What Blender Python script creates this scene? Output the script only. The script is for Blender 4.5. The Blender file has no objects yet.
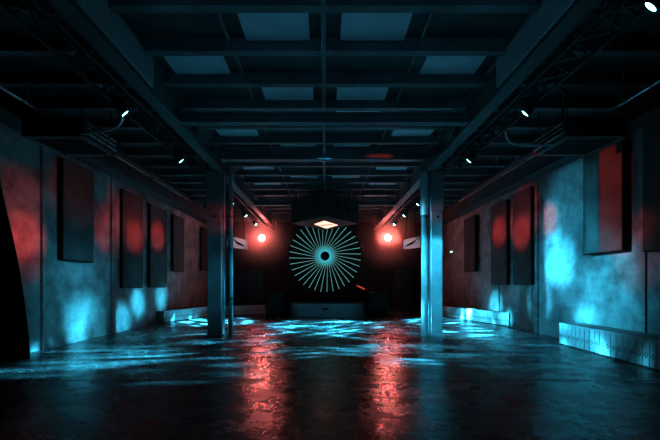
import bpy, bmesh, math, random
from mathutils import Vector, Matrix
random.seed(7)
S = bpy.context.scene
COL = S.collection
F = 366.67            # focal length in pixels of a 660 px frame
EYE = 1.3
PI = math.pi

# ------------------------------------------------------------------ helpers
def new_bm(): return bmesh.new()

def box(bm, x0, x1, y0, y1, z0, z1):
    v = [bm.verts.new(p) for p in ((x0,y0,z0),(x1,y0,z0),(x1,y1,z0),(x0,y1,z0),(x0,y0,z1),(x1,y0,z1),(x1,y1,z1),(x0,y1,z1))]
    for f in ((0,3,2,1),(4,5,6,7),(0,1,5,4),(1,2,6,5),(2,3,7,6),(3,0,4,7)):
        bm.faces.new([v[i] for i in f])
    return v

def prism(bm, pts, z0, z1):
    a = [bm.verts.new((x, y, z0)) for x, y in pts]
    b = [bm.verts.new((x, y, z1)) for x, y in pts]
    n = len(pts)
    bm.faces.new(a[::-1]); bm.faces.new(b)
    for i in range(n):
        bm.faces.new((a[i], a[(i+1) % n], b[(i+1) % n], b[i]))

def tube(bm, p, q, r, n=10, cap=True, r2=None):
    p, q = Vector(p), Vector(q)
    d = (q - p).normalized()
    u = d.cross(Vector((0,0,1)))
    if u.length < 1e-3: u = d.cross(Vector((0,1,0)))
    u.normalize(); w = d.cross(u)
    r2 = r if r2 is None else r2
    A = [bm.verts.new(p + (u*math.cos(2*PI*i/n) + w*math.sin(2*PI*i/n))*r) for i in range(n)]
    B = [bm.verts.new(q + (u*math.cos(2*PI*i/n) + w*math.sin(2*PI*i/n))*r2) for i in range(n)]
    for i in range(n):
        bm.faces.new((A[i], A[(i+1) % n], B[(i+1) % n], B[i]))
    if cap:
        bm.faces.new(A[::-1]); bm.faces.new(B)

def path(bm, pts, r, n=8):
    pts = [Vector(p) for p in pts]
    rings = []
    for i, p in enumerate(pts):
        d = (pts[min(i+1, len(pts)-1)] - pts[max(i-1, 0)]).normalized()
        u = d.cross(Vector((0,0.13,1)));
        if u.length < 1e-3: u = d.cross(Vector((1,0,0)))
        u.normalize(); w = d.cross(u)
        rings.append([bm.verts.new(p + (u*math.cos(2*PI*k/n) + w*math.sin(2*PI*k/n))*r) for k in range(n)])
    for a, b in zip(rings, rings[1:]):
        for k in range(n):
            bm.faces.new((a[k], a[(k+1) % n], b[(k+1) % n], b[k]))
    bm.faces.new(rings[0][::-1]); bm.faces.new(rings[-1])

def bez(p0, p1, p2, p3, n=14):
    out = []
    for i in range(n+1):
        t = i/n
        out.append(Vector(p0)*(1-t)**3 + Vector(p1)*3*t*(1-t)**2 + Vector(p2)*3*t*t*(1-t) + Vector(p3)*t**3)
    return out

def xform(bm, M):
    bmesh.ops.transform(bm, matrix=M, verts=bm.verts)

def obj(name, bm, mat, parent=None, world=True, bevel=0.0, smooth=False):
    """link a mesh; when world is True the coordinates are world ones and are made relative to the parents"""
    bmesh.ops.recalc_face_normals(bm, faces=bm.faces)
    off = Vector((0,0,0))
    p = parent
    while p is not None and world:
        off += p.location; p = p.parent
    origin = Vector((0,0,0))
    if parent is None and world:
        lo = [min(v.co[i] for v in bm.verts) for i in range(3)]
        hi = [max(v.co[i] for v in bm.verts) for i in range(3)]
        origin = Vector(((lo[0]+hi[0])/2, (lo[1]+hi[1])/2, lo[2])); off = origin
    if world:
        for v in bm.verts: v.co -= off
    me = bpy.data.meshes.new(name); bm.to_mesh(me); bm.free()
    me.materials.append(mat)
    if smooth:
        for f in me.polygons: f.use_smooth = True
    o = bpy.data.objects.new(name, me); COL.objects.link(o)
    o.location = origin
    if parent is not None: o.parent = parent
    if bevel:
        m = o.modifiers.new('bevel', 'BEVEL'); m.width = bevel; m.segments = 2; m.limit_method = 'ANGLE'
    if smooth:
        try:
            m = o.modifiers.new('split', 'EDGE_SPLIT'); m.split_angle = math.radians(40)
        except Exception: pass
    return o

def tag(o, label, cat, group=None):
    o['label'] = label; o['category'] = cat
    if group: o['group'] = group
    return o

def thing(name, loc, label, cat, group=None):
    o = bpy.data.objects.new(name, None); COL.objects.link(o); o.location = loc
    return tag(o, label, cat, group)

def struct(name, bm, mat, **k):
    o = obj(name, bm, mat, **k); o['kind'] = 'structure'; return o

def copy_tree(o, parent=None):
    c = o.copy(); COL.objects.link(c)
    if parent is not None: c.parent = parent
    for ch in list(o.children): copy_tree(ch, c)
    return c

ORD = ['first','second','third','fourth','fifth','sixth','seventh','eighth','ninth','tenth','eleventh','twelfth',
       'thirteenth','fourteenth','fifteenth','sixteenth','seventeenth','eighteenth','nineteenth','twentieth']

# ------------------------------------------------------------------ materials
def nodes(name):
    m = bpy.data.materials.new(name); m.use_nodes = True
    nt = m.node_tree; b = nt.nodes['Principled BSDF']
    return m, nt, b

def mottled(name, c1, c2, scale=3.0, rough=(.5,.8), metal=0.0, bump=0.0, detail=8, stretch=(1,1,1), c3=None, spec=.5):
    m, nt, b = nodes(name)
    L = nt.links
    tc = nt.nodes.new('ShaderNodeTexCoord'); mp = nt.nodes.new('ShaderNodeMapping')
    geo = nt.nodes.new('ShaderNodeNewGeometry')
    mp.inputs['Scale'].default_value = stretch
    L.new(geo.outputs['Position'], mp.inputs['Vector'])
    n = nt.nodes.new('ShaderNodeTexNoise'); n.inputs['Scale'].default_value = scale; n.inputs['Detail'].default_value = detail
    n.inputs['Roughness'].default_value = .62
    L.new(mp.outputs[0], n.inputs['Vector'])
    r = nt.nodes.new('ShaderNodeValToRGB')
    r.color_ramp.elements[0].position = .34; r.color_ramp.elements[0].color = (*c1, 1)
    r.color_ramp.elements[1].position = .66; r.color_ramp.elements[1].color = (*c2, 1)
    if c3:
        e = r.color_ramp.elements.new(.5); e.color = (*c3, 1)
    L.new(n.outputs['Fac'], r.inputs['Fac']); L.new(r.outputs[0], b.inputs['Base Color'])
    mr = nt.nodes.new('ShaderNodeMapRange'); mr.inputs['From Min'].default_value = .3; mr.inputs['From Max'].default_value = .7
    mr.inputs['To Min'].default_value = rough[0]; mr.inputs['To Max'].default_value = rough[1]
    L.new(n.outputs['Fac'], mr.inputs['Value']); L.new(mr.outputs[0], b.inputs['Roughness'])
    b.inputs['Metallic'].default_value = metal
    b.inputs['Specular IOR Level'].default_value = spec
    if bump:
        n2 = nt.nodes.new('ShaderNodeTexNoise'); n2.inputs['Scale'].default_value = scale*5; n2.inputs['Detail'].default_value = 6
        L.new(mp.outputs[0], n2.inputs['Vector'])
        bp = nt.nodes.new('ShaderNodeBump'); bp.inputs['Strength'].default_value = bump; bp.inputs['Distance'].default_value = .02
        L.new(n2.outputs['Fac'], bp.inputs['Height']); L.new(bp.outputs[0], b.inputs['Normal'])
    return m

def emit(name, color, strength):
    m, nt, b = nodes(name)
    b.inputs['Base Color'].default_value = (0.02,0.02,0.02,1)
    b.inputs['Emission Color'].default_value = (*color, 1); b.inputs['Emission Strength'].default_value = strength
    n = nt.nodes.new('ShaderNodeTexNoise'); n.inputs['Scale'].default_value = 6
    mr = nt.nodes.new('ShaderNodeMapRange'); mr.inputs['To Min'].default_value = strength*.85; mr.inputs['To Max'].default_value = strength*1.15
    nt.links.new(n.outputs['Fac'], mr.inputs['Value']); nt.links.new(mr.outputs[0], b.inputs['Emission Strength'])
    return m

M_wall = mottled('plaster_wall', (.17,.17,.17), (.48,.48,.48), 1.9, (.55,.85), bump=.25, c3=(.33,.33,.33))
M_ceil = mottled('ceiling_deck', (.035,.04,.045), (.085,.095,.105), 1.5, (.7,.9), bump=.1)
M_steel = mottled('painted_steel', (.09,.1,.11), (.18,.19,.2), 2.2, (.45,.7), bump=.05)
M_girder = mottled('girder_paint', (.06,.068,.075), (.15,.16,.17), 1.4, (.5,.75), bump=.08)
M_panel = mottled('ceiling_panel_white', (.62,.64,.66), (.72,.74,.76), 2, (.6,.8))
M_gpanel = mottled('girder_panel_white', (.42,.43,.44), (.5,.51,.52), 2, (.6,.8))
M_black = mottled('black_matte', (.006,.006,.007), (.014,.014,.016), 4, (.5,.8), spec=.2)
M_absorb = mottled('absorber_fabric', (.055,.055,.055), (.1,.1,.1), 2.5, (.8,.95), bump=.1)
M_edge = mottled('absorber_edge', (.008,.008,.009), (.015,.015,.016), 3, (.7,.9), spec=.2)
M_truss = mottled('truss_black', (.015,.015,.016), (.03,.03,.032), 6, (.3,.45), metal=.4)
M_chrome = mottled('bare_pipe', (.5,.5,.5), (.7,.7,.7), 6, (.22,.4), metal=.9)
M_column = mottled('column_concrete', (.11,.12,.13), (.22,.23,.24), 1.6, (.5,.8), bump=.15)
M_tile = mottled('bench_tile', (.5,.5,.5), (.72,.72,.72), 1.8, (.35,.6), bump=.05)
M_tile_dark = mottled('bench_motif', (.02,.02,.02), (.05,.05,.05), 5, (.5,.7))
M_benchtop = mottled('bench_top', (.14,.14,.14), (.24,.24,.24), 2, (.4,.6))
M_cable = mottled('rubber_cable', (.01,.01,.01), (.03,.03,.03), 9, (.4,.6))
M_hose = mottled('pale_hose', (.4,.42,.44), (.6,.62,.64), 9, (.3,.5))
M_unit = mottled('dark_sheet_metal', (.05,.05,.055), (.09,.09,.1), 3, (.3,.5), metal=.5)
M_lens = emit('cyan_lens', (.25,.85,1.0), 7)
M_redlens = emit('red_lens', (1.0,.26,.23), 420)
M_ray = emit('glow_bar', (.16,.42,.40), .85)
M_ring = emit('glow_ring', (.07,.42,.48), .9)
def ring_grad():
    m = M_ring; nt = m.node_tree; b = nt.nodes['Principled BSDF']
    for l in list(b.inputs['Emission Strength'].links): nt.links.remove(l)
    tc = nt.nodes.new('ShaderNodeTexCoord'); ln = nt.nodes.new('ShaderNodeVectorMath'); ln.operation = 'LENGTH'; nt.links.new(tc.outputs['Object'], ln.inputs[0])
    mr = nt.nodes.new('ShaderNodeMapRange'); mr.interpolation_type = 'SMOOTHSTEP'; mr.inputs['From Min'].default_value = .52; mr.inputs['From Max'].default_value = .17; mr.inputs['To Max'].default_value = 1.0
    nt.links.new(ln.outputs['Value'], mr.inputs['Value']); nt.links.new(mr.outputs[0], b.inputs['Emission Strength'])
ring_grad()
M_pink = emit('pink_panel', (1.0,.44,.34), 1.7)
M_redbar = emit('red_indicator', (.8,.08,.05), .5)
M_curtain = mottled('black_curtain', (.002,.002,.0025), (.005,.005,.006), 5, (.9,1), spec=.05)
M_speaker = mottled('pale_cabinet', (.4,.38,.38), (.55,.53,.52), 3, (.5,.7))

def floor_mat():
    m, nt, b = nodes('polished_concrete'); L = nt.links
    geo = nt.nodes.new('ShaderNodeNewGeometry')
    n = nt.nodes.new('ShaderNodeTexNoise'); n.inputs['Scale'].default_value = 1.1; n.inputs['Detail'].default_value = 10; n.inputs['Roughness'].default_value = .68
    L.new(geo.outputs['Position'], n.inputs['Vector'])
    r = nt.nodes.new('ShaderNodeValToRGB')
    r.color_ramp.elements[0].position = .35; r.color_ramp.elements[0].color = (.025,.026,.028,1)
    r.color_ramp.elements[1].position = .68; r.color_ramp.elements[1].color = (.10,.10,.104,1)
    L.new(n.outputs['Fac'], r.inputs['Fac'])
    # swirl scratches of tyre marks: distorted rings
    mp = nt.nodes.new('ShaderNodeMapping'); mp.inputs['Location'].default_value = (-2.2,-9.5,0)
    L.new(geo.outputs['Position'], mp.inputs['Vector'])
    w = nt.nodes.new('ShaderNodeTexWave'); w.wave_type = 'RINGS'; w.rings_direction = 'Z'
    w.inputs['Scale'].default_value = 1.1; w.inputs['Distortion'].default_value = 7; w.inputs['Detail'].default_value = 4; w.inputs['Detail Scale'].default_value = .6
    L.new(mp.outputs[0], w.inputs['Vector'])
    pw = nt.nodes.new('ShaderNodeMath'); pw.operation = 'POWER'; pw.inputs[1].default_value = 6
    L.new(w.outputs['Fac'], pw.inputs[0])
    mx = nt.nodes.new('ShaderNodeMix'); mx.data_type = 'RGBA'
    L.new(r.outputs[0], mx.inputs['A']); mx.inputs['B'].default_value = (.16,.16,.16,1)
    sc = nt.nodes.new('ShaderNodeMath'); sc.operation = 'MULTIPLY'; sc.inputs[1].default_value = .35
    L.new(pw.outputs[0], sc.inputs[0]); L.new(sc.outputs[0], mx.inputs['Factor'])
    L.new(mx.outputs['Result'], b.inputs['Base Color'])
    n2 = nt.nodes.new('ShaderNodeTexNoise'); n2.inputs['Scale'].default_value = 2.3; n2.inputs['Detail'].default_value = 12; n2.inputs['Roughness'].default_value = .75
    L.new(geo.outputs['Position'], n2.inputs['Vector'])
    mr = nt.nodes.new('ShaderNodeMapRange'); mr.inputs['From Min'].default_value = .35; mr.inputs['From Max'].default_value = .65
    mr.inputs['To Min'].default_value = .16; mr.inputs['To Max'].default_value = .37
    L.new(n2.outputs['Fac'], mr.inputs['Value']); L.new(mr.outputs[0], b.inputs['Roughness'])
    n3 = nt.nodes.new('ShaderNodeTexNoise'); n3.inputs['Scale'].default_value = 6; n3.inputs['Detail'].default_value = 10; n3.inputs['Roughness'].default_value = .7
    L.new(geo.outputs['Position'], n3.inputs['Vector'])
    bp = nt.nodes.new('ShaderNodeBump'); bp.inputs['Strength'].default_value = .2; bp.inputs['Distance'].default_value = .02
    L.new(n3.outputs['Fac'], bp.inputs['Height']); L.new(bp.outputs[0], b.inputs['Normal'])
    b.inputs['Specular IOR Level'].default_value = .6
    return m
M_floor = floor_mat()

# ------------------------------------------------------------------ room shell
HD = EYE + 3.25       # deck height
XL, XR, YN, YB = -5.5, 5.56, -3.0, 18.8
bm = new_bm(); box(bm, XL-.3, XR+.3, YN, YB+.3, -.2, 0); struct('floor', bm, M_floor)
bm = new_bm()
for y0, y1 in ((YN,-.2),(-.2,4.88),(4.9,10.6),(10.62,15.4),(15.42,YB)): pass
box(bm, XL-.3, XR+.3, 4.88, 4.9, 0.0005, .0012)
box(bm, XL-.3, XR+.3, 10.6, 10.62, 0.0005, .0012)
struct('trim_1', bm, M_cable)      # expansion joints in the slab
bm = new_bm(); box(bm, XL-.3, XR+.3, YN, YB+.3, HD, HD+.2); struct('ceiling', bm, M_ceil)

def wall_side(name, x, sgn, joints):
    bm = new_bm()
    box(bm, min(x, x+sgn*.3), max(x, x+sgn*.3), YN, YB+.3, 0, HD)
    # precast slabs standing a little proud, each a different depth
    for (a, b, d) in joints:
        box(bm, min(x - sgn*d, x+sgn*.1), max(x - sgn*d, x+sgn*.1), a, b, 0, EYE+2.76)
    return struct(name, bm, M_wall)
wall_side('wall_left', XL, -1, [(7.08,7.66,.05),(7.68,9.36,.02),(9.38,10.6,.045),(10.62,12.3,.02),(12.7,15.5,.01)])
wall_side('wall_right', XR, 1, [(4.2,6.3,.02),(6.32,7.0,.045),(7.02,9.5,.02),(9.52,10.38,.05),(10.4,11.6,.025),(11.62,12.95,.05)])
bm = new_bm(); box(bm, XL, XR, YB, YB+.3, 0, HD)
for x in (-4.4,-3.2,-2.0,-.8,.4,1.6,2.8,4.0,5.0): box(bm, x, x+1.16, YB-.03, YB+.1, .05, HD-.6)
struct('wall_back', bm, mottled('back_wall_paint', (.012,.014,.018), (.03,.034,.042), 1.2, (.6,.9)))
bm = new_bm(); box(bm, XL, XR, YN-.3, YN, 0, HD); struct('wall_near', bm, M_black)
# wall-head beams
for n, (a, b) in (('trim_2', (XL, XL+.42)), ('trim_3', (XR-.42, XR))):
    bm = new_bm(); box(bm, a, b, YN, YB, EYE+2.75, HD); box(bm, a-.0, b+(.05 if a < 0 else 0), YN, YB, EYE+2.72, EYE+2.78)
    struct(n, bm, M_ceil)

# ------------------------------------------------------------------ ceiling cross beams
def ibeam_x(bm, x0, x1, y, z0, h, w=.1, t=.022):
    box(bm, x0, x1, y-w/2, y+w/2, z0, z0+t)
    box(bm, x0, x1, y-.012, y+.012, z0+t, z0+h-t)
    box(bm, x0, x1, y-w/2, y+w/2, z0+h-t, z0+h)
BY = [3.33 + .796*k for k in range(0, 20)]
for k, y in enumerate(BY):
    if y > YB-.2: break
    bm = new_bm(); ibeam_x(bm, -5.06, 5.12, y, EYE+3.08, .17, .11)
    tag(obj('ceiling_beam', bm, M_steel), 'thin steel cross beam under the ceiling deck, %s from the near end' % ORD[k], 'beam', 'thin cross beams of the ceiling')
for nm, (y, z0, h, w, xe) in {'lower': (6.3, 2.73, .17, .16, 2.72), 'deep': (8.75, 2.92, .3, .2, 2.45), 'far': (12.7, 2.68, .17, .16, 2.72)}.items():
    bm = new_bm(); ibeam_x(bm, -xe, xe, y, EYE+z0, h, w, .03)
    if nm != 'deep':      # stub plates that carry it on the girders
        for s in (-1, 1): box(bm, s*xe-.01, s*xe+.01, y-w/2, y+w/2, EYE+z0, EYE+z0+h)
    lab = {'lower': 'low steel cross beam slung under the girders in front of the columns',
           'deep': 'deep steel cross beam joining the heads of the two columns, red light on its right side',
           'far': 'low steel cross beam just behind the hanging speaker cluster'}[nm]
    tag(obj('cross_beam', bm, M_steel), lab, 'beam')
# longitudinal purlins
for x, lab in ((-.02, 'central steel rib running down the middle of the ceiling'), (-1.25, 'thin ceiling purlin left of the central rib'), (1.25, 'thin ceiling purlin right of the central rib')):
    w = .03 if abs(x) < .5 else .015
    bm = new_bm(); box(bm, x-w, x+w, YN+.05, YB-.05, EYE+(3.045 if abs(x) < .5 else 3.16), EYE+3.079 if abs(x) < .5 else EYE+3.18)
    box(bm, x-.008, x+.008, YN+.05, YB-.05, EYE+(3.07 if abs(x) < .5 else 3.18), HD)
    tag(obj('ceiling_rib', bm, M_steel), lab, 'ceiling rib')
# white panels, checkerboard of centre and side pairs
for k in range(0, 19):
    y0 = BY[k]+.14 + (.07 if k < 3 else 0); y1 = BY[k+1]-.05
    if y1 > YB-.3: break
    centre = k in (1, 3, 4, 6, 7) or (k > 8 and k % 2 == 1)
    xs = ((-1.05,-.2),(.2,1.05)) if centre else ((-2.3,-1.45),(1.45,2.3))
    for j, (a, b) in enumerate(xs):
        if k == 4 and j == 0: continue
        bm = new_bm()
        box(bm, a, b, y0, y1, HD-.03, HD-.002)
        pos = ('left' if j == 0 else 'right') + (' of the central rib' if centre else ' beside the girder')
        tag(obj('ceiling_panel', bm, M_panel, bevel=.006), 'pale flat ceiling panel in %s bay from near end, %s' % (ORD[k], pos), 'ceiling panel', 'pale ceiling panels')

# ------------------------------------------------------------------ girders, columns
def girder(s):
    side = 'left' if s < 0 else 'right'
    t = thing('girder', (s*2.62, 8, EYE+2.75), 'long steel girder over the %s column running to the back wall' % side, 'girder')
    bm = new_bm()
    x0, x1 = sorted((s*2.45, s*2.66))
    box(bm, x0, x1, YN+.02, YB-.05, EYE+2.70, EYE+2.74)
    obj('bottom_flange', bm, M_girder, t)
    bm = new_bm()
    a, b = sorted((s*2.5, s*2.64)); box(bm, a, b, YN+.02, YB-.05, EYE+2.74, HD-.001)
    y = 3.0
    while y < YB-.5:          # web stiffeners
        a, b = sorted((s*2.455, s*2.5)); box(bm, a, b, y-.015, y+.015, EYE+2.74, EYE+3.05); y += 1.592
    obj('web', bm, M_girder, t)
    bm = new_bm(); a, b = sorted((s*2.42, s*2.5)); box(bm, a, b, YN+.02, YB-.05, EYE+3.17, EYE+3.2)
    obj('top_flange', bm, M_girder, t)
    # junction boxes and a cable
    bm = new_bm(); a, b = sorted((s*2.43, s*2.5)); box(bm, a, b, 6.85, 7.05, EYE+2.86, EYE+3.02); obj('junction_box', bm, M_unit, t)
    bm = new_bm(); a, b = sorted((s*2.43, s*2.5)); box(bm, a, b, 7.9, 8.05, EYE+2.84, EYE+2.96); obj('junction_box', bm, M_unit, t)
    bm = new_bm(); path(bm, bez((s*2.46,6.95,EYE+2.87),(s*2.44,6.9,EYE+2.6),(s*2.46,7.6,EYE+2.65),(s*2.46,7.95,EYE+2.85)), .008, 6); obj('cable', bm, M_cable, t)
    return t
for s in (-1, 1):
    gt = girder(s)
    side = 'left' if s < 0 else 'right'
    for (a, b, w) in ((4.17, 5.18, 'nearer the column'), (2.95, 4.15, 'nearest the camera')):
        bm = new_bm(); x0, x1 = sorted((s*2.415, s*2.452)); box(bm, x0, x1, a, b, EYE+2.76, EYE+3.14)
        obj('side_panel', bm, M_gpanel, gt, bevel=.004)['label'] = 'pale rectangular panel'

def column(s):
    side = 'left' if s < 0 else 'right'
    extra = 'with grey cable run' if s < 0 else 'with wrapped head, lit cyan'
    t = thing('support_column', (s*2.65, 8.95, 0), 'square concrete column on the %s side %s' % (side, extra), 'column')
    x0, x1 = sorted((s*2.5 if s < 0 else s*2.56, s*2.84))
    bm = new_bm(); box(bm, x0, x1, 8.84, 9.2, 0, EYE+2.70); obj('shaft', bm, M_column, t, bevel=.015)
    bm = new_bm(); box(bm, x0-.02, x1+.02, 8.82, 9.22, EYE+1.75, EYE+2.699); obj('column_head', bm, M_column, t, bevel=.01)
    bm = new_bm(); box(bm, x0-.03, x1+.03, 8.80, 9.23, 0, .04); obj('base_plate', bm, M_girder, t, bevel=.005)
    bm = new_bm(); tube(bm, ((x0+x1)/2+.02, 8.815, EYE+1.6), ((x0+x1)/2+.02, 8.845, EYE+1.6), .028, 12); obj('anchor_cap', bm, M_black, t)
    return t
for s in (-1, 1):
    column(s)
    side = 'left' if s < 0 else 'right'
    px = -2.31 if s < 0 else 2.44
    r = .06 if s < 0 else .085
    t = thing('steel_pipe', (px, 8.98, 0), 'round steel riser pipe standing against the %s column' % side, 'pipe')
    bm = new_bm(); tube(bm, (px, 8.98, 0.0), (px, 8.98, EYE+2.69), r, 20); obj('pipe_shaft', bm, M_column, t, smooth=True)
    for z in ((.9, 2.1, 2.9) if s < 0 else (2.9,)):
        bm = new_bm(); tube(bm, (px, 8.98, z), (px, 8.98, z+.05), r+.012, 20); x0, x1 = sorted((px, s*(2.5 if s < 0 else 2.56))); box(bm, x0, x1, 9.0, 9.03, z+.01, z+.04)
        obj('pipe_clamp', bm, M_unit, t)
    if s > 0:
        bm = new_bm()
        prof = [(EYE+1.66, .088), (EYE+1.72, .1), (EYE+1.9,.108), (EYE+2.1,.1), (EYE+2.3,.112), (EYE+2.5,.104), (EYE+2.69,.1)]
        for (za, ra), (zb, rb) in zip(prof, prof[1:]): tube(bm, (px,8.98,za), (px,8.98,zb), ra, 18, r2=rb)
        obj('pipe_wrap', bm, M_hose, t, smooth=True)
    else:
        for dx in (0, .035):
            bm = new_bm(); pts = [(-2.40-dx, 8.9+.01*math.sin(z*3+dx*50), z) for z in [i*.2 for i in range(21)]]
            path(bm, pts, .011, 6); tag(obj('riser_cable', bm, M_hose if dx else M_cable), '%s cable running up between left column and its pipe' % ('pale' if dx else 'black'), 'cable')

# ------------------------------------------------------------------ lighting trusses
def truss(s, y0, y1, which):
    side = 'left' if s < 0 else 'right'
    xa, xb, za, zb = 2.71*s, 3.08*s, EYE+2.63, EYE+2.9
    t = thing('lighting_truss', (s*2.9, (y0+y1)/2, za), 'black box lattice truss in the %s aisle, %s' % (side, which), 'truss')
    for x in (xa, xb):
        for z in (za, zb):
            bm = new_bm(); tube(bm, (x, y0, z), (x, y1, z), .022, 8); obj('chord', bm, M_truss, t, smooth=True)
    bm = new_bm(); y = y0; n = 0; st = .2
    while y < y1-st*.9:
        for x in (xa, xb):
            a, b = ((za, zb) if n % 2 else (zb, za)); tube(bm, (x, y, a), (x, y+st, b), .012, 6, False)
        for z in (za, zb):
            a, b = ((xa, xb) if n % 2 else (xb, xa)); tube(bm, (a, y, z), (b, y+st, z), .01, 6, False)
        y += st; n += 1
    obj('bracing', bm, M_truss, t)
    y = y0+1.2
    while y < y1:
        bm = new_bm(); tube(bm, (xa, y, zb), (xa, y, HD-.0), .012, 6); tube(bm, (xb, y, zb), (xb, y, HD), .012, 6); box(bm, min(xa,xb)-.04, max(xa,xb)+.04, y-.03, y+.03, zb+.02, zb+.05)
        obj('truss_hanger', bm, M_truss, t); y += 3.6
    return t
for s in (-1, 1): truss(s, 2.2, 8.6, 'running from the camera to the column'); truss(s, 9.4, 17.8, 'beyond the column')
for s in (-1, 1):      # power lines lying in the trusses
    side = 'left' if s < 0 else 'right'
    for ya, yb, wh in ((2.4, 8.5, 'near'), (9.5, 17.7, 'far')):
        pts = []; y = ya
        while y < yb:
            pts.append((s*(2.88+.05*math.sin(y*1.3)), y, EYE+2.656+.006*math.sin(y*5))); y += .15
        bm = new_bm(); path(bm, pts, .012, 6)
        tag(obj('power_cable', bm, M_cable), 'black power cable lying in the %s %s truss' % (wh, side), 'cable')

def lamp_head(loc, aim, label, lens, group, body_r=.06):
    t = thing('stage_light', loc, label, 'stage light', group)
    L = Vector(loc); d = (Vector(aim)).normalized()
    bm = new_bm(); top = (EYE+2.606)-loc[2]; box(bm, -.12,.1,-.02,.02, top-.02, top); tube(bm, (0,0,.03), (0,0,top-.01), .016, 8)
    obj('clamp', bm, M_black, t, world=False)
    # yoke
    side = d.cross(Vector((0,0,1))).normalized()
    bm = new_bm()
    a = side*(body_r+.025)
    path(bm, [a, a+Vector((0,0,.03)), a*.6+Vector((0,0,.05)), Vector((0,0,.055)), -a*.6+Vector((0,0,.05)), -a+Vector((0,0,.03)), -a], .012, 6)
    obj('yoke', bm, M_black, t, world=False)
    bm = new_bm()
    tube(bm, -d*.17, -d*.12, body_r*.55, 16, r2=body_r*.9); tube(bm, -d*.12, d*.05, body_r*.9, 16, r2=body_r)
    tube(bm, d*.05, d*.066, body_r*1.08, 16, cap=False)
    b = obj('lamp_body', bm, M_black, t, world=False, smooth=True)
    bm = new_bm()
    u = d.cross(Vector((0,0,1))).normalized(); w = d.cross(u)
    c = bm.verts.new(d*.075); ring1 = [bm.verts.new(d*.073+(u*math.cos(2*PI*i/16)+w*math.sin(2*PI*i/16))*body_r*.6) for i in range(16)]
    ring2 = [bm.verts.new(d*.068+(u*math.cos(2*PI*i/16)+w*math.sin(2*PI*i/16))*body_r*.98) for i in range(16)]
    for i in range(16):
        j = (i+1) % 16
        bm.faces.new((c, ring1[i], ring1[j])); bm.faces.new((ring1[i], ring2[i], ring2[j], ring1[j]))
    ln = obj('lens', bm, lens, b, world=False, smooth=True)
    return t
LY = [3.3, 5.4, 7.52, 9.6, 11.7, 13.7, 15.7]
for s in (-1, 1):
    side = 'left' if s < 0 else 'right'
    for k, y in enumerate(LY):
        if s < 0 and k == 0: continue
        kk = k if s < 0 else k+1
        aim = (-s*.62, .6-.13*k, -.72)
        where = {0:'overhead nearest the camera',1:'above the near floor',2:'midway to the column',3:'just ahead of the column head',4:'just behind the column',5:'second behind the column',6:'beside the red lamp'}[k]
        lamp_head((s*3.0, y, EYE+2.555), aim, 'black spotlight with cyan lens on %s truss, %s' % (side, where), M_lens, 'cyan spotlights on the trusses')
    lamp_head((s*2.95, 17.2, EYE+2.12), (-s*.12, -1, -.12), 'glaring red stage lamp at the far end of the %s truss' % side, M_redlens, 'red lamps at the truss ends', .12)

# ------------------------------------------------------------------ wall absorber boxes
def absorber(s, xf, y0, y1, z0, z1, label):
    x0, x1 = sorted((xf, (XL+.052 if s < 0 else XR-.052)))
    t = thing('acoustic_panel', ((x0+x1)/2, (y0+y1)/2, z0), label, 'acoustic panel', 'acoustic panels on the side walls')
    bm = new_bm(); box(bm, x0, x1, y0, y1, z0, z1); obj('panel_case', bm, M_edge, t, bevel=.008)
    xi = xf + (-.006 if s > 0 else .006)
    bm = new_bm(); a, b = sorted((xf, xi)); box(bm, a, b, y0+.02, y1-.02, z0+.02, z1-.02); obj('fabric_face', bm, M_absorb, t)
E = EYE
absorber(-1, -5.33, 7.45, 8.45, E+.47, E+2.55, 'big dark acoustic panel, nearest one on the left wall')
absorber(-1, -5.38, 9.73, 10.85, 1.16, E+2.5, 'tall narrow panel with red glow, second on left wall')
absorber(-1, -5.38, 11.28, 12.5, 1.16, E+2.45, 'tall narrow panel, third on left wall, above the bench end')
absorber(-1, -5.38, 13.0, 14.0, 1.72, E+2.45, 'dark short acoustic panel, fourth on left wall')
absorber(-1, -5.38, 16.0, 17.2, 1.85, E+2.45, 'dark acoustic panel seen against the left column, furthest on left wall')
absorber(1, 5.35, 6.59, 7.6, E+.58, E+2.62, 'large acoustic panel half cyan half red on right wall')
absorber(1, 5.44, 4.4, 6.28, E+.53, E+2.62, 'added dim panel standing in for shade on near right wall')  # added panel, stands in for the shadowed upper part of the wall
absorber(1, 5.42, 9.64, 10.59, 1.25, E+2.55, 'tall narrow acoustic panel with dark side, third on right wall')
absorber(1, 5.42, 10.93, 11.98, 1.25, E+2.5, 'tall narrow panel with red glow, fourth on right wall')
absorber(1, 5.4, 13.2, 14.25, 1.72, E+2.45, 'dark short acoustic panel, furthest on right wall')

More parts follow.
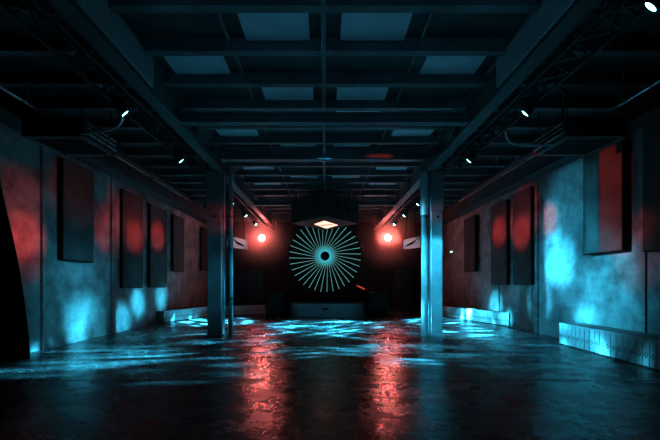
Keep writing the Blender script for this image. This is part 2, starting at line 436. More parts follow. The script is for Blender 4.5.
# ------------------------------------------------------------------ tiled benches
def bench(front, back, h, label, pitch=.13, lip=.02):
    """front/back: matching polylines from near end to far end"""
    cx = sum(p[0] for p in front)/len(front); cy = sum(p[1] for p in front)/len(front)
    t = thing('bench', (cx, cy, 0), label, 'bench', 'tiled benches')
    bm = new_bm(); prism(bm, [tuple(p) for p in front] + [tuple(p) for p in back[::-1]], 0, h-.03); obj('bench_core', bm, M_black, t)
    bm = new_bm(); c = Vector((cx, cy))
    prism(bm, [tuple(p) for p in front] + [tuple(p) for p in back[::-1]], h-.03, h); obj('seat_slab', bm, M_benchtop, t, bevel=.004)
    runs = [(Vector(front[0]), Vector(front[-1]))] if len(front) == 2 else list(zip(map(Vector, front), map(Vector, front[1:])))
    runs = runs + [(Vector(back[0]), Vector(front[0]))]
    mid = Vector((sum(p[0] for p in front+back)/(2*len(front)), sum(p[1] for p in front+back)/(2*len(front))))
    bt = new_bm(); bl = new_bm()
    for a, b in runs:
        d = (b-a); Lg = d.length; d.normalize(); nrm = Vector((d.y, -d.x))
        if nrm.dot((a+b)/2 - mid) < 0: nrm = -nrm
        n = max(1, round(Lg/pitch)); st = Lg/n
        for i in range(n):
            p, q = a+d*(i*st+.007), a+d*((i+1)*st-.007)
            o1, o2 = p+nrm*.014, q+nrm*.014
            prism(bt, [tuple(p), tuple(q), tuple(o2), tuple(o1)], .02, h-.035)
            m = (p+q)/2 + nrm*.0145; k = .17*h/.45*1.0
            for du, dz in ((-.03,.0),(.03,.0),(0,.03),(0,-.03)):
                c2 = m + d*du; z = h*.42 + dz
                e = .018
                vs = [bt.verts.new((*(c2+d*x), z+w)) for x, w in ((-e,0),(0,-e),(e,0),(0,e))]; bt.faces.new(vs).material_index = 1
        prism(bl, [tuple(a+nrm*lip), tuple(b+nrm*lip), tuple(b-nrm*.01), tuple(a-nrm*.01)], h-.035, h+.004)
    obj('tile_facing', bt, M_tile, t).data.materials.append(M_tile_dark); obj('front_lip', bl, M_tile, t)
bench([(4.9,3.6),(5.01,7.82)], [(5.5,3.6),(5.5,7.82)], .45, 'long tiled bench with pale lip at near right wall')
bench([(5.36,11.25),(4.95,12.7),(4.58,14.2),(4.3,15.6)], [(5.5,10.95),(5.5,13.0),(5.5,14.6),(5.3,16.0)], .40, 'far tiled bench bending away from the right wall, bright end')
bench([(-5.24,11.9),(-4.85,13.2),(-4.5,14.5)], [(-5.47,12.0),(-5.45,13.4),(-5.0,14.9)], .38, 'tiled bench running off the left wall behind the column')
bench([(-4.0,14.5),(-3.6,14.6),(-2.5,15.3)], [(-4.1,15.0),(-3.75,15.1),(-2.7,15.8)], .37, 'small tiled bench between left column and the dark loudspeaker')

# ------------------------------------------------------------------ luminous disc
DY, DZ, R = 15.0, EYE+27*15/F, 1.47
t = thing('ray_disc', (0, DY, DZ), 'round black disc with glowing teal rays behind the booth', 'light disc')
bm = new_bm(); tube(bm, (0,0,0), (0,.1,0), 1.53, 64); obj('backing_disc', bm, M_black, t, world=False)
bm = new_bm()
bmesh.ops.create_circle(bm, cap_ends=False, segments=48, radius=.2)
for v in list(bm.verts): pass
bm.free(); bm = new_bm()
N = 64
def ringmesh(bm, r0, r1, yy):
    a = [bm.verts.new((r0*math.cos(2*PI*i/N), yy, r0*math.sin(2*PI*i/N))) for i in range(N)]
    b = [bm.verts.new((r1*math.cos(2*PI*i/N), yy, r1*math.sin(2*PI*i/N))) for i in range(N)]
    for i in range(N): bm.faces.new((a[i], a[(i+1)%N], b[(i+1)%N], b[i]))
ringmesh(bm, .185, .52, -.008); obj('glow_ring', bm, M_ring, t, world=False)
NR = 36
for i in range(NR):
    a = 2*PI*(i+.35)/NR
    bm = new_bm()
    d = Vector((math.cos(a), 0, math.sin(a))); n = Vector((-math.sin(a), 0, math.cos(a)))
    off = n*.10
    p, q = d*.33+off*.8, d*R - off*.1
    dd = (q-p).normalized(); nn = Vector((-dd.z, 0, dd.x))*.0115
    front = [p+nn*.7, q+nn, q-nn, p-nn*.7]
    A = [bm.verts.new(v+Vector((0,-.03,0))) for v in front]; B = [bm.verts.new(v+Vector((0,-.002,0))) for v in front]
    bm.faces.new(A); bm.faces.new(B[::-1])
    for k in range(4): bm.faces.new((A[k], A[(k+1)%4], B[(k+1)%4], B[k]))
    obj('light_bar', bm, M_ray, t, world=False)
bm = new_bm()
for x in (-.9, .9): box(bm, x-.03, x+.03, .1, .16, .0-DZ, .0)
obj('stand', bm, M_black, t, world=False)

# ------------------------------------------------------------------ hanging speaker cluster
cn, cs, cf, hx = 11.0, 12.35, 13.9, 1.13
zt, zb = EYE+2.757, EYE+2.0
t = thing('speaker_cluster', (0, cs, zb), 'black diamond-shaped loudspeaker box hanging above the disc, pink light beneath', 'loudspeaker')
bm = new_bm(); prism(bm, [(0,cn),(hx,cs),(0,cf),(-hx,cs)], zb, zt); M_cl = mottled('cluster_paint', (.008,.010,.012), (.018,.022,.026), 3, (.5,.7))
obj('cabinet', bm, M_cl, t, bevel=.012)
for s in (-1, 1):
    a, b = Vector((0, cn, 0)), Vector((s*hx, cs, 0)); d = (b-a).normalized(); n = Vector((s*d.y*s, -abs(d.x), 0)); n = Vector((s*abs(d.y), -abs(d.x), 0)).normalized()
    for f in (.34, .64):
        c = a + (b-a)*f + Vector((0,0,(zt+zb)/2+.03))
        bm = new_bm(); tube(bm, c+n*.004, c+n*.018, .13, 24); tube(bm, c+n*.018, c+n*.024, .085, 24, r2=.05); obj('speaker_cone', bm, M_edge, t)
    bm = new_bm()
    for f in (.04, .16, .82, .96):
        p = a+(b-a)*f; q = p + d*.012
        prism(bm, [tuple((p+n*.006)[:2]), tuple((q+n*.006)[:2]), tuple((q-n*.004)[:2]), tuple((p-n*.004)[:2])], zb+.02, zt-.02)
    obj('cabinet_seam', bm, M_black, t)
bm = new_bm()
prism(bm, [(-.02,11.75),(.44,12.6),(.05,13.35),(-.36,12.4)], zb-.02, zb-.004); obj('light_panel', bm, M_pink, t)
bm = new_bm(); prism(bm, [(-.24,12.55),(-.1,12.62),(.3,12.42),(.2,12.36)], zb-.026, zb-.021); obj('light_divider', bm, mottled('dull_pink', (.3,.1,.08), (.4,.15,.12), 4), t)
for x, y in ((-.9, cs), (.9, cs), (0, cn+.4), (0, cf-.4)):
    bm = new_bm(); tube(bm, (x, y, zt-.02), (x, y, HD), .012, 6); tube(bm, (x, y, zt), (x, y, zt+.06), .03, 8); obj('hanging_rod', bm, M_chrome, t)

# ------------------------------------------------------------------ stage booth and equipment
bm = new_bm()
def arc_front(n, x0, x1, y, bulge):
    out = []
    for i in range(n+1):
        f = i/n; x = x0+(x1-x0)*f; u = 2*f-1
        out.append((x, y + bulge*(u*u) + (.12*max(0, abs(u)-.93)/.07)))
    return out
t = thing('stage_booth', (.08, 14.3, 0), 'low curved teal stage booth with vertical slats below the disc', 'booth')
fr = arc_front(30, -1.37, 1.53, 14.0, .12)
bm = new_bm(); prism(bm, fr + [(1.53, 14.75), (-1.37, 14.75)], 0, .50); obj('booth_body', bm, M_benchtop, t)
bm = new_bm()
for (xa, ya), (xb, yb) in zip(fr, fr[1:]):
    for h in (0, .5):
        x0 = xa+(xb-xa)*(h+.06); x1 = xa+(xb-xa)*(h+.44); y0 = ya+(yb-ya)*(h+.06); y1 = ya+(yb-ya)*(h+.44)
        prism(bm, [(x0, y0-.02), (x1, y1-.02), (x1, y1+.01), (x0, y0+.01)], .03, .49)
obj('front_slats', bm, M_benchtop, t)
fr2 = arc_front(30, -1.41, 1.57, 13.96, .12)
bm = new_bm(); prism(bm, fr2 + [(1.57, 14.77), (-1.41, 14.77)], .50, .53); obj('counter_top', bm, M_unit, t)
bm = new_bm(); box(bm, -.12, .14, 13.965, 13.985, .27, .36); obj('dark_plate', bm, M_black, t)

t = thing('equipment_table', (0, 14.95, 0), 'black draped equipment table between booth and disc', 'table')
bm = new_bm(); box(bm, -1.75, 1.85, 14.79, 14.86, .0, .62); obj('drape', bm, M_black, t)
bm = new_bm(); prism(bm, [(-1.8,14.78),(1.9,14.78),(1.9,14.93),(-1.8,14.93)], .62, .66); obj('tabletop', bm, M_black, t, bevel=.005)
def deck(x, w, h, tilt, label, cat, name):
    t = thing(name, (x, 14.85, .662), label, cat)
    bm = new_bm(); z = 0
    v = box(bm, -w/2, w/2, -.06, .07, 0, h)
    for i in (6, 7): v[i].co.z += tilt
    obj('case', bm, M_black, t, world=False, bevel=.004)
    bm = new_bm()
    for i in range(4):
        a = -w/2 + w*(i+.5)/4; tube(bm, (a, 0, h+tilt*.46), (a, 0, h+tilt*.5+.03), .012, 8)
    obj('control_knobs', bm, M_unit, t, world=False)
deck(-.75, .5, .06, .03, 'black disc player on the left of the equipment table', 'disc player', 'disc_player')
deck(.05, .42, .08, .03, 'black mixer in the middle of the equipment table', 'mixer', 'sound_mixer')
deck(.8, .5, .06, .03, 'black disc player on the right of the equipment table', 'disc player', 'disc_player')
# tilted red screen
t = thing('red_monitor', (1.45, 14.85, .662), 'small tilted screen glowing red at the right end of the table', 'screen')
bm = new_bm(); tube(bm, (0,0,0), (0,0,.36), .015, 8); tube(bm, (0,0,0), (0,0,.01), .06, 12); obj('stand', bm, M_black, t, world=False)
bm = new_bm(); box(bm, -.2, .2, -.02, .0, -.05, .05); xform(bm, Matrix.Translation((0,-.02,.46)) @ Matrix.Rotation(.42,4,'Y')); p_ = obj('screen_case', bm, M_black, t, world=False)
bm = new_bm(); box(bm, -.18, .18, -.026, -.021, -.035, .035); xform(bm, Matrix.Translation((0,-.02,.46)) @ Matrix.Rotation(.42,4,'Y')); obj('screen_glass', bm, M_redbar, p_, world=False)

def subwoofer(x0, x1, y, h, label):
    t = thing('loudspeaker', ((x0+x1)/2, y+.3, 0), label, 'loudspeaker', 'floor loudspeakers beside the booth')
    bm = new_bm(); box(bm, x0, x1, y, y+.6, .02, h); obj('cabinet', bm, M_black, t, bevel=.03)
    bm = new_bm(); box(bm, x0+.05, x1-.05, y-.012, y-.001, .08, h-.06); g = obj('front_grille', bm, M_edge, t)
    bm = new_bm(); cx = (x0+x1)/2
    for z in (h*.3, h*.72): tube(bm, (cx, y-.012, z), (cx, y-.022, z), min(.18, (x1-x0)*.3), 24)
    obj('speaker_cone', bm, M_black, g)
    bm = new_bm()
    for x in (x0+.06, x1-.1):
        for yy in (y+.05, y+.5): box(bm, x, x+.04, yy, yy+.04, 0, .021)
    obj('rubber_feet', bm, M_cable, t)
subwoofer(-2.27, -1.62, 14.05, .93, 'black floor loudspeaker left of the booth')
subwoofer(1.68, 2.42, 14.05, .93, 'black floor loudspeaker right of the booth')
# slatted screens at the back left
for k, (x0, x1, h, lab) in enumerate(((-4.35,-3.62,1.85,'dark ribbed upright screen beyond the small left bench'), (-3.55,-2.9,1.95,'dark ribbed upright screen nearer the disc, behind left loudspeaker'), (3.2,4.0,1.9,'dark ribbed upright screen beyond the right column'))):
    t = thing('ribbed_screen', ((x0+x1)/2, 17.0, 0), lab, 'screen')
    bm = new_bm(); box(bm, x0, x1, 17.0, 17.06, 0, h); obj('board', bm, M_ceil, t)
    bm = new_bm(); n = 9
    for i in range(n):
        a = x0+(x1-x0)*(i+.2)/n; box(bm, a, a+(x1-x0)/n*.5, 16.95, 17.0, .02, h-.02)
    obj('ribs', bm, M_ceil, t)
    bm = new_bm()
    for a in (x0+.05, x1-.13): box(bm, a, a+.08, 16.9, 17.3, 0, .03)
    obj('feet', bm, M_unit, t)

# hung side speakers with pale cabinets
def side_speaker(s):
    side = 'left' if s < 0 else 'right'
    loc = (s*3.1, 13.2, EYE+1.42)
    t = thing('wedge_speaker', loc, 'pale tilted wedge loudspeaker hanging on the %s of the disc' % side, 'loudspeaker', 'pale wedge loudspeakers')
    M = Matrix.Rotation(-s*.2, 4, 'Y')
    bm = new_bm(); pts = [(-.38*s,-.17), (.38*s,-.22), (.4*s,.2), (-.3*s,.17)]
    a = [bm.verts.new((x,-.2,z)) for x, z in pts]; b = [bm.verts.new((x*.8,.25,z*.8)) for x, z in pts]
    bm.faces.new(a); bm.faces.new(b[::-1])
    for i in range(4): bm.faces.new((a[i], a[(i+1)%4], b[(i+1)%4], b[i]))
    xform(bm, M); obj('cabinet', bm, M_speaker, t, world=False, bevel=.008)
    bm = new_bm(); pts = [(-.27*s,-.09), (.0,-.04), (.24*s,.13), (.05*s,.06), (-.2*s,-.02)]
    a = [bm.verts.new((x,-.212,z)) for x, z in pts]; b = [bm.verts.new((x,-.202,z)) for x, z in pts]
    bm.faces.new(a); bm.faces.new(b[::-1])
    for i in range(5): bm.faces.new((a[i], a[(i+1)%5], b[(i+1)%5], b[i]))
    xform(bm, M); obj('horn_slot', bm, M_black, t, world=False)
    bm = new_bm()
    for x in (-.2, .2): tube(bm, (x,0,.1), (x*.5,0,EYE+3.08-loc[2]), .01, 6)
    obj('hanger', bm, M_truss, t, world=False)
side_speaker(-1); side_speaker(1)

# ------------------------------------------------------------------ side aisle services
def unit(s):
    side = 'left' if s < 0 else 'right'
    x0, x1 = sorted((s*3.84, s*4.83)); y0, y1, z0, z1 = 5.83, 6.74, EYE+2.35, EYE+2.66
    t = thing('air_unit', ((x0+x1)/2, (y0+y1)/2, z0), 'dark suspended air conditioning box over the %s aisle' % side, 'air unit')
    bm = new_bm(); box(bm, x0, x1, y0, y1, z0, z1); c = obj('casing', bm, M_unit, t, bevel=.01)
    bm = new_bm(); w = .09
    box(bm, x0, x1, y0, y0+w, z0-.02, z0); box(bm, x0, x1, y1-w, y1, z0-.02, z0); box(bm, x0, x0+w, y0+w, y1-w, z0-.02, z0); box(bm, x1-w, x1, y0+w, y1-w, z0-.02, z0)
    obj('intake_frame', bm, M_girder, t)
    bm = new_bm()
    for i in range(9): y = y0+w+(y1-y0-2*w)*(i+.5)/9; box(bm, x0+w, x1-w, y-.008, y+.008, z0-.012, z0)
    obj('intake_grille', bm, M_black, t)
    bm = new_bm(); xi = s*3.835
    for z in (z0+.06, z0+.14, z0+.22): tube(bm, (xi-s*.02, y0+.05, z), (xi-s*.02, y1-.05, z), .014, 8)
    obj('side_pipes', bm, M_chrome, t)
    bm = new_bm()
    for x in (x0+.06, x1-.06):
        for y in (y0+.06, y1-.06): tube(bm, (x, y, z1-.01), (x, y, HD), .01, 6)
    obj('hanger_rods', bm, M_truss, t)
    # hose from truss to unit
    Y = 6.2 if s > 0 else 5.55
    bm = new_bm()
    path(bm, bez((s*3.05,Y,EYE+2.55),(s*3.08,Y,EYE+2.3),(s*3.25,Y,EYE+2.3),(s*3.84,Y if s>0 else 5.75,EYE+2.34)), .018, 8)
    tag(obj('hose', bm, M_hose, smooth=True), 'pale curved hose linking %s truss to the air unit' % side, 'hose')
    for (a, b, z, lab) in ((6.8, 12.0, 2.68, 'long bare pipe with red glints beyond the %s air unit'), (3.2, 5.72, 2.66, 'pale bare pipe on the near side of the %s air unit')):
        bm = new_bm(); tube(bm, (s*4.4, a, EYE+z), (s*4.4, b, EYE+z), .024, 10)
        for y in (a+.3, (a+b)/2, b-.3): tube(bm, (s*4.4, y, EYE+z), (s*4.4, y, HD), .007, 6)
        tag(obj('service_pipe', bm, M_chrome, smooth=True), lab % side, 'pipe')
    bm = new_bm(); x0, x1 = sorted((s*4.12, s*4.26)); box(bm, x0, x1, 7.2, 11.2, EYE+2.6, EYE+2.63)
    box(bm, x0, x0+.01, 7.2, 11.2, EYE+2.63, EYE+2.67); box(bm, x1-.01, x1, 7.2, 11.2, EYE+2.63, EYE+2.67)
    for y in (7.6, 9.2, 10.9):
        tube(bm, (x0+.005, y, EYE+2.65), (x0+.005, y, HD), .006, 6)
    tag(obj('cable_tray', bm, M_unit), 'dark cable tray hung beside the pipe in the %s aisle' % side, 'cable tray')
unit(-1); unit(1)
# bent drain pipe above the right truss
bm = new_bm(); path(bm, [(3.55,5.6,HD),(3.55,5.6,EYE+3.0),(3.62,5.6,EYE+2.96),(3.72,5.7,EYE+2.93),(3.8,5.85,EYE+2.88),(3.86,5.95,EYE+2.8),(3.9,6.0,EYE+2.675)], .022, 8)
tag(obj('drain_pipe', bm, M_truss, smooth=True), 'dark cranked drain pipe dropping to the right air unit', 'pipe')

# small indicator behind right column
t = thing('indicator_lamp', (5.48-.0, 15.9, EYE+1.35), 'tiny white indicator lamp on right wall beyond the column', 'lamp')
bm = new_bm(); box(bm, -.04,.075,-.04,.04,-.06,.06); obj('case', bm, M_unit, t, world=False)
bm = new_bm(); tube(bm, (-.04,-.0,0), (-.055,-.0,0), .03, 10); tube(bm, (0,-.04,0), (0,-.055,0), .03, 10); obj('bulb', bm, emit('indicator_glow', (.6,.9,.9), 3), t, world=False)

# ------------------------------------------------------------------ black curtain at the near left wall
bm = new_bm()
zs = [-1.29, -.9, -.17, .3, .75, 1.38, 2.0, 2.65]
ye = [6.28, 6.26, 6.16, 6.07, 5.95, 5.76, 5.6, 5.5]
rows = []
NC = 90
for z, yf in zip(zs, ye):
    row = []
    for i in range(NC+1):
        f = i/NC; y = 2.2+(yf-2.2)*f
        x = -5.1 + .06*math.sin(f*46) + .02*math.sin(f*17+z)
        row.append(bm.verts.new((x, y, EYE+z)))
    rows.append(row)
for a, b in zip(rows, rows[1:]):
    for i in range(NC): bm.faces.new((a[i], a[i+1], b[i+1], b[i]))
bmesh.ops.solidify(bm, geom=bm.faces[:], thickness=.012)
cu = thing('black_curtain', (-5.1, 4.2, 0), 'heavy black curtain hanging at the near left wall', 'curtain')
obj('cloth', bm, M_curtain, cu, smooth=True)
bm = new_bm(); tube(bm, (-5.1, 2.1, EYE+2.68), (-5.1, 5.6, EYE+2.68), .02, 8)
for y in (2.3, 5.4): tube(bm, (-5.1, y, EYE+2.68), (-5.1, y, HD), .01, 6)
obj('curtain_rail', bm, M_truss, cu)

# ------------------------------------------------------------------ camera
cam = bpy.data.cameras.new('camera'); co = bpy.data.objects.new('camera', cam); COL.objects.link(co)
co.location = (0, 0, EYE); co.rotation_euler = (PI/2, 0, 0)
cam.sensor_width = 36; cam.lens = 36*F/660
cam.shift_x = 5/660; cam.shift_y = 63/660
cam.clip_start = .05
S.camera = co

# ------------------------------------------------------------------ lights
CY = (.07,.62,.88); CYB = (.035,.45,.70); RED = (1.0,.08,.065)
GAIN = 7
def aim(o, tgt):
    d = Vector(tgt) - o.location
    o.rotation_euler = d.to_track_quat('-Z', 'Y').to_euler()
def spot(loc, tgt, color, power, angle, blend=.6, radius=.05, gobo=None, name='spot_lamp', raw=False, rect=None):
    l = bpy.data.lights.new(name, 'SPOT'); l.color = color; l.energy = power
    if color[2] > .5 and not raw: l.energy = power*GAIN
    l.spot_size = math.radians(angle); l.spot_blend = blend; l.shadow_soft_size = radius
    o = bpy.data.objects.new(name, l); COL.objects.link(o); o.location = loc; aim(o, tgt)
    if rect:
        hx, hy, sf = rect
        l.use_nodes = True; nt = l.node_tree; em = nt.nodes['Emission']
        tc = nt.nodes.new('ShaderNodeTexCoord'); sx = nt.nodes.new('ShaderNodeSeparateXYZ'); nt.links.new(tc.outputs['Normal'], sx.inputs[0])
        last = None
        for ax, hw in ((0, hx), (1, hy)):
            dv = nt.nodes.new('ShaderNodeMath'); dv.operation = 'DIVIDE'; nt.links.new(sx.outputs[ax], dv.inputs[0]); nt.links.new(sx.outputs[2], dv.inputs[1])
            ab = nt.nodes.new('ShaderNodeMath'); ab.operation = 'ABSOLUTE'; nt.links.new(dv.outputs[0], ab.inputs[0])
            mr = nt.nodes.new('ShaderNodeMapRange'); mr.interpolation_type = 'SMOOTHSTEP'
            mr.inputs['From Min'].default_value = hw*(1+sf); mr.inputs['From Max'].default_value = hw*(1-sf)
            nt.links.new(ab.outputs[0], mr.inputs['Value'])
            if last is None: last = mr.outputs[0]
            else:
                mu = nt.nodes.new('ShaderNodeMath'); mu.operation = 'MULTIPLY'; nt.links.new(last, mu.inputs[0]); nt.links.new(mr.outputs[0], mu.inputs[1]); last = mu.outputs[0]
        nt.links.new(last, em.inputs['Strength'])
    if gobo:
        scale, thr, seed, stretch = gobo
        l.use_nodes = True; nt = l.node_tree; em = nt.nodes['Emission']
        tc = nt.nodes.new('ShaderNodeTexCoord')
        sx = nt.nodes.new('ShaderNodeSeparateXYZ'); nt.links.new(tc.outputs['Normal'], sx.inputs[0])
        dx = nt.nodes.new('ShaderNodeMath'); dx.operation = 'DIVIDE'; nt.links.new(sx.outputs[0], dx.inputs[0]); nt.links.new(sx.outputs[2], dx.inputs[1])
        dy = nt.nodes.new('ShaderNodeMath'); dy.operation = 'DIVIDE'; nt.links.new(sx.outputs[1], dy.inputs[0]); nt.links.new(sx.outputs[2], dy.inputs[1])
        cb = nt.nodes.new('ShaderNodeCombineXYZ'); nt.links.new(dx.outputs[0], cb.inputs[0]); nt.links.new(dy.outputs[0], cb.inputs[1]); cb.inputs[2].default_value = seed
        mp = nt.nodes.new('ShaderNodeMapping'); mp.inputs['Scale'].default_value = (scale*stretch[0], scale*stretch[1], 1); mp.inputs['Rotation'].default_value = (0,0,stretch[2])
        nt.links.new(cb.outputs[0], mp.inputs['Vector'])
        vo = nt.nodes.new('ShaderNodeTexVoronoi'); vo.feature = 'F1'; vo.inputs['Scale'].default_value = 1; vo.inputs['Randomness'].default_value = .9
        nt.links.new(mp.outputs[0], vo.inputs['Vector'])
        mr = nt.nodes.new('ShaderNodeMapRange'); mr.interpolation_type = 'SMOOTHSTEP'
        mr.inputs['From Min'].default_value = thr+.26; mr.inputs['From Max'].default_value = max(0, thr-.24); mr.inputs['To Min'].default_value = 0.02; mr.inputs['To Max'].default_value = 1
        nt.links.new(vo.outputs['Distance'], mr.inputs['Value'])
        nt.links.new(mr.outputs[0], em.inputs['Strength'])
    return o

TZ = EYE+2.2
# --- wall washes: left wall from right truss and the other way round
spot((2.9, 7.6, TZ), (-5.5, 9.3, .6), CYB, 100, 28, .9)
spot((-2.9, 7.0, TZ), (5.5, 8.4, .8), CYB, 230, 38, .9)
def wall_blob(s, px, py, power, ang, c=None):
    Xw = XL if s < 0 else XR
    Y = abs(Xw)*F/abs(px-325); z = EYE - (py-283)*Y/F
    spot((-s*2.9, Y-.8, TZ) if Y < 9 else (-s*2.1, Y-1.2, 3.15), (Xw, Y, z), c or CY, power, ang, 1.0, .12)
for px, py, p, a in ((81,318,480,9), (78,335,800,6), (120,321,900,8), (137,303,700,8), (161,298,700,8), (100,330,250,15), (64,240,60,15), (70,290,160,16)):
    wall_blob(-1, px, py, p, a)
for px, py, p, a in ((558,260,1500,11), (548,225,220,13), (541,300,650,9), (587,322,900,6), (582,300,300,12), (497,306,1000,8), (509,319,1500,4), (610,325,250,16), (575,190,160,14)):
    wall_blob(1, px, py, p, a)
# cyan part of the big right panel
# columns
spot((1.2, 6.2, EYE+2.3), (2.66, 8.84, 1.35), CY, 300, 40, .5, .02, rect=(.16,.26,.15))
spot((.6, 6.4, EYE+2.3), (2.5, 8.9, 1.9), CYB, 7, 42, .9, .03)
spot((0, 11.6, EYE+2.0), (-2.3, 9.0, 1.2), CY, 30, 26, .9, .03)
spot((-.9, 6.3, EYE+2.6), (-2.6, 8.9, 1.2), CYB, 3, 34, .9, .03)
spot((4.25, 12.9, EYE+2.45), (4.4, 9.5, EYE+2.67), RED, 14, 14, .9, .03)  # added red spot that makes the glints along the right pipe
spot((-2.9, 15.5, EYE+2.1), (-2.75, 7, EYE+2.6), RED, 40, 12, .9, .03)
spot((0, 8.6, EYE+2.0), (.08, 14.0, .3), CYB, 42, 24, .5, .03, rect=(.27,.07,.2))  # added cyan spot that brightens the booth front
# --- floor gobos
for i, (x, y, tx, ty, p, a, g) in enumerate((
        (-2.95, 13.2, .1, 11.2, 5200, 46, (5,.24)), (2.95, 13.2, -.1, 11.2, 5200, 46, (5,.24)),
        (0, 12.0, 0, 9.6, 3000, 56, (4,.2)),
        (2.95, 9.6, 4.0, 9.6, 1800, 40, (4,.22)),
        (2.95, 11.7, 3.9, 12.2, 2600, 46, (4,.22)), (-2.95, 11.7, -3.6, 12.3, 2600, 46, (4,.22)))):
    spot((x, y, TZ), (tx, ty, 0), CY, p*4, a, .5, .02, gobo=(g[0], g[1], i*3.7, ((1, 3.2, 0) if abs(x) < 1 else (2.8, .9, .35 if x > 0 else -.35))))
def floor_blob(px, py, power, ang, s):
    Y = F*EYE/(py-283); X = (px-325)*Y/F
    spot((s*2.9, Y+.7, TZ), (X, Y, 0), CY, power*4, ang, .8, .02, gobo=(9, .36, px*.13, (2.6, .8, .25*math.sin(px))))
for px, py, p, a, s_ in ((60,368,1100,9,1), (125,359,1700,11,1), (165,352,1900,8,1), (185,343,1400,8,1), (120,346,900,7,1), (215,361,600,9,1),
        (240,352,500,10,1), (255,342,900,10,1), (10,374,700,8,1), (200,372,420,14,1), (95,350,1300,9,1),
        (470,347,1000,9,-1), (520,343,1300,8,-1), (560,352,500,9,-1), (500,334,1300,7,-1), (460,336,1300,8,-1), (407,362,1900,8,-1), (440,355,700,9,-1), (395,347,900,12,-1), (500,360,260,14,-1), (600,375,150,14,-1), (300,352,500,16,1), (350,350,500,16,-1)):
    floor_blob(px, py, p, a, s_)
# added fill lamp, broad and faint, over the floor
spot((0, 8.5, EYE+3.0), (0, 9.5, 0), CYB, 24, 85, .9, .3)
for s in (-1, 1): spot((s*1.6, 10.2, EYE+1.9), (s*3.05, 13.0, EYE+1.4), (1,.6,.65), 260, 12, .7, raw=True)  # added pink spots that brighten the hung wedge speakers
# --- red lamps at the truss ends
for s in (-1, 1):
    spot((s*2.9, 16.9, TZ-.1), (s*1.2, 6, .2), (1.0,.2,.19), 100, 50, .8, .12)
    spot((s*2.9, 16.8, TZ-.1), (s*5.5, 12.5, 1.2), RED, 60, 60, .8, .1)
for s in (-1, 1): spot((s*2.9, 15.5, TZ), (s*2.7, 11.3, 0), RED, 260, 44, 1.0, .1)
def red_blob(s, px, py, power, ang, X=None):
    Xw = X if X is not None else (XL if s < 0 else XR)
    Y = abs(Xw)*F/abs(px-325); z = EYE - (py-283)*Y/F
    spot((-s*2.9, Y+.4, TZ) if Y < 9 else (-s*2.1, Y-1.2, 3.15), (Xw, Y, z), RED, power*5, ang, 1.0, .1)
def red_rect(s, pxa, pxb, pya, pyb, power, soft, X, col=None):
    """shuttered red beam: a rectangle of light on a wall-parallel face, given by its outline in the picture"""
    Ya, Yb = sorted((abs(X)*F/abs(pxa-325), abs(X)*F/abs(pxb-325))); Y = (Ya+Yb)/2
    z1, z0 = EYE-(pya-283)*Y/F, EYE-(pyb-283)*Y/F
    zc = (z0+z1)/2; D = abs(X)+2.9
    spot((-s*2.9, Y, zc+.35), (X, Y, zc), col or RED, power*38, 60, .2, .02, rect=((Yb-Ya)/2/D, (z1-z0)/2/D, soft))
for px, py, p, a, X in ((24,238,420,8,None), (107,229,190,11,None), (135,222,150,15,-5.37), (158,225,60,12,-5.37), (130,225,60,13,-5.37), (78,195,90,12,-5.33), (135,236,850,9,-5.37), (158,236,850,9,-5.37)):
    red_blob(-1, px, py, p, a, X)
for px, py, p, a, X in ((548,220,330,8,None), (499,232,950,9,5.41), (521,232,950,9,5.41), (521,215,170,15,5.41), (499,222,90,12,5.41), (640,225,220,5,5.4), (636,262,100,9,None)):
    red_blob(1, px, py, p, a, X)
red_rect(-1, 3, 40, 172, 277, 16, .25, XL+.0)
red_rect(-1, 97, 117, 190, 250, 13, .5, XL)
red_rect(1, 599, 622, 147, 252, 52, .08, 5.34)
red_rect(1, 585, 598, 165, 250, 5, .2, 5.34, CY)
red_rect(1, 585, 598, 205, 250, 11, .5, 5.34, CY)
spot((-2.9, 6.2, TZ), (5.5, 7.2, EYE+.35), CY, 380, 12, 1.0, .1)
# added red lamps tinting the far ceiling
for s in (-1, 1): spot((s*1.9, 14.6, 1.2), (s*1.5, 13.6, 4.5), (1,.3,.3), 110, 110, .9, .2)
for s in (-1, 1): spot((s*.6, 15.6, EYE+1.8), (s*2.5, 14.6, EYE+3.0), (1,.16,.13), 40, 80, .9, .2)
spot((1.9, 7.2, EYE+2.99), (1.35, 8.65, EYE+3.02), RED, 60, 30, .9, .01, rect=(.16,.028,.6))
spot((0, 15.6, 3.9), (0, 13.2, 0), RED, 70, 120, .9, .2)
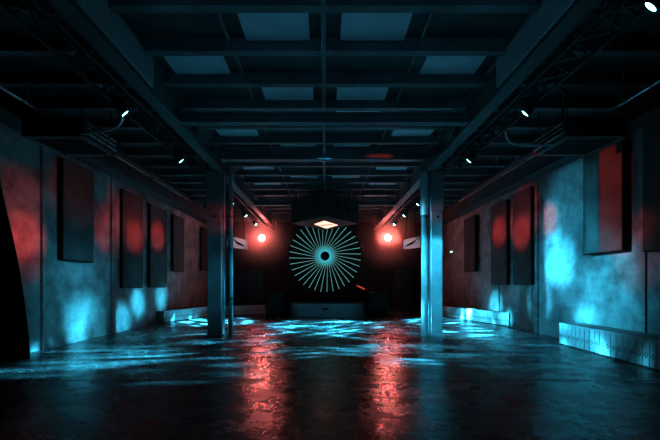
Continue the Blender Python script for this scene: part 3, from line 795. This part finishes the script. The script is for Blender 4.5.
# --- added unseen fill lamps throwing dim cool light up at the ceiling
spot((.25, -.6, .25), (.35, 5.2, EYE+3.2), (.07,.40,.64), 290, 110, .6, .2, raw=True, rect=(.40,.62,.5))
spot((0, 6.5, .1), (0, 7.6, EYE+3.2), (.10,.42,.62), 20, 90, .9, .4, raw=True)
spot((0, 12.6, .1), (0, 12.4, EYE+3.2), (.12,.36,.55), 14, 110, .9, .4, raw=True)

# --- wisps of stage haze hanging round the two red lamps
hm = bpy.data.materials.new('stage_haze'); hm.use_nodes = True; nt = hm.node_tree; nt.nodes.remove(nt.nodes['Principled BSDF'])
vs = nt.nodes.new('ShaderNodeVolumeScatter'); vs.inputs['Anisotropy'].default_value = 0
tc = nt.nodes.new('ShaderNodeTexCoord'); ln = nt.nodes.new('ShaderNodeVectorMath'); ln.operation = 'LENGTH'; nt.links.new(tc.outputs['Object'], ln.inputs[0])
mr = nt.nodes.new('ShaderNodeMapRange'); mr.interpolation_type = 'SMOOTHERSTEP'; mr.inputs['From Min'].default_value = 2.0; mr.inputs['From Max'].default_value = -.9; mr.inputs['To Max'].default_value = 1.0
nt.links.new(ln.outputs['Value'], mr.inputs['Value'])
nt.links.new(mr.outputs[0], vs.inputs['Density']); nt.links.new(vs.outputs[0], nt.nodes['Material Output'].inputs['Volume'])
for s in (-1, 1):
    bm = new_bm(); bmesh.ops.create_icosphere(bm, subdivisions=3, radius=2.1)
    for v in bm.verts: v.co *= 1 + .05*math.sin(v.co.x*3+v.co.z*4)
    hz = obj('stage_haze', bm, hm, world=False); hz.location = (s*2.95, 16.6, EYE+2.12); hz['kind'] = 'stuff'
    tag(hz, 'thin smoky haze glowing around the red lamp on the %s' % ('left' if s < 0 else 'right'), 'haze')
    l = bpy.data.lights.new('red_glow_lamp', 'POINT'); l.color = (1,.07,.045); l.energy = 11; l.shadow_soft_size = .1
    o = bpy.data.objects.new('red_glow_lamp', l); COL.objects.link(o); o.location = (s*2.95, 16.9, EYE+2.1)

w = bpy.data.worlds.new('world'); S.world = w; w.use_nodes = True
w.node_tree.nodes['Background'].inputs['Color'].default_value = (.05,.3,.4,1)
w.node_tree.nodes['Background'].inputs['Strength'].default_value = .0

S.view_settings.view_transform = 'Standard'
S.view_settings.look = 'None'
S.view_settings.gamma = .78; S.view_settings.exposure = .42
S.cycles.use_denoising = True
S.cycles.max_bounces = 6
S.cycles.sample_clamp_indirect = 4
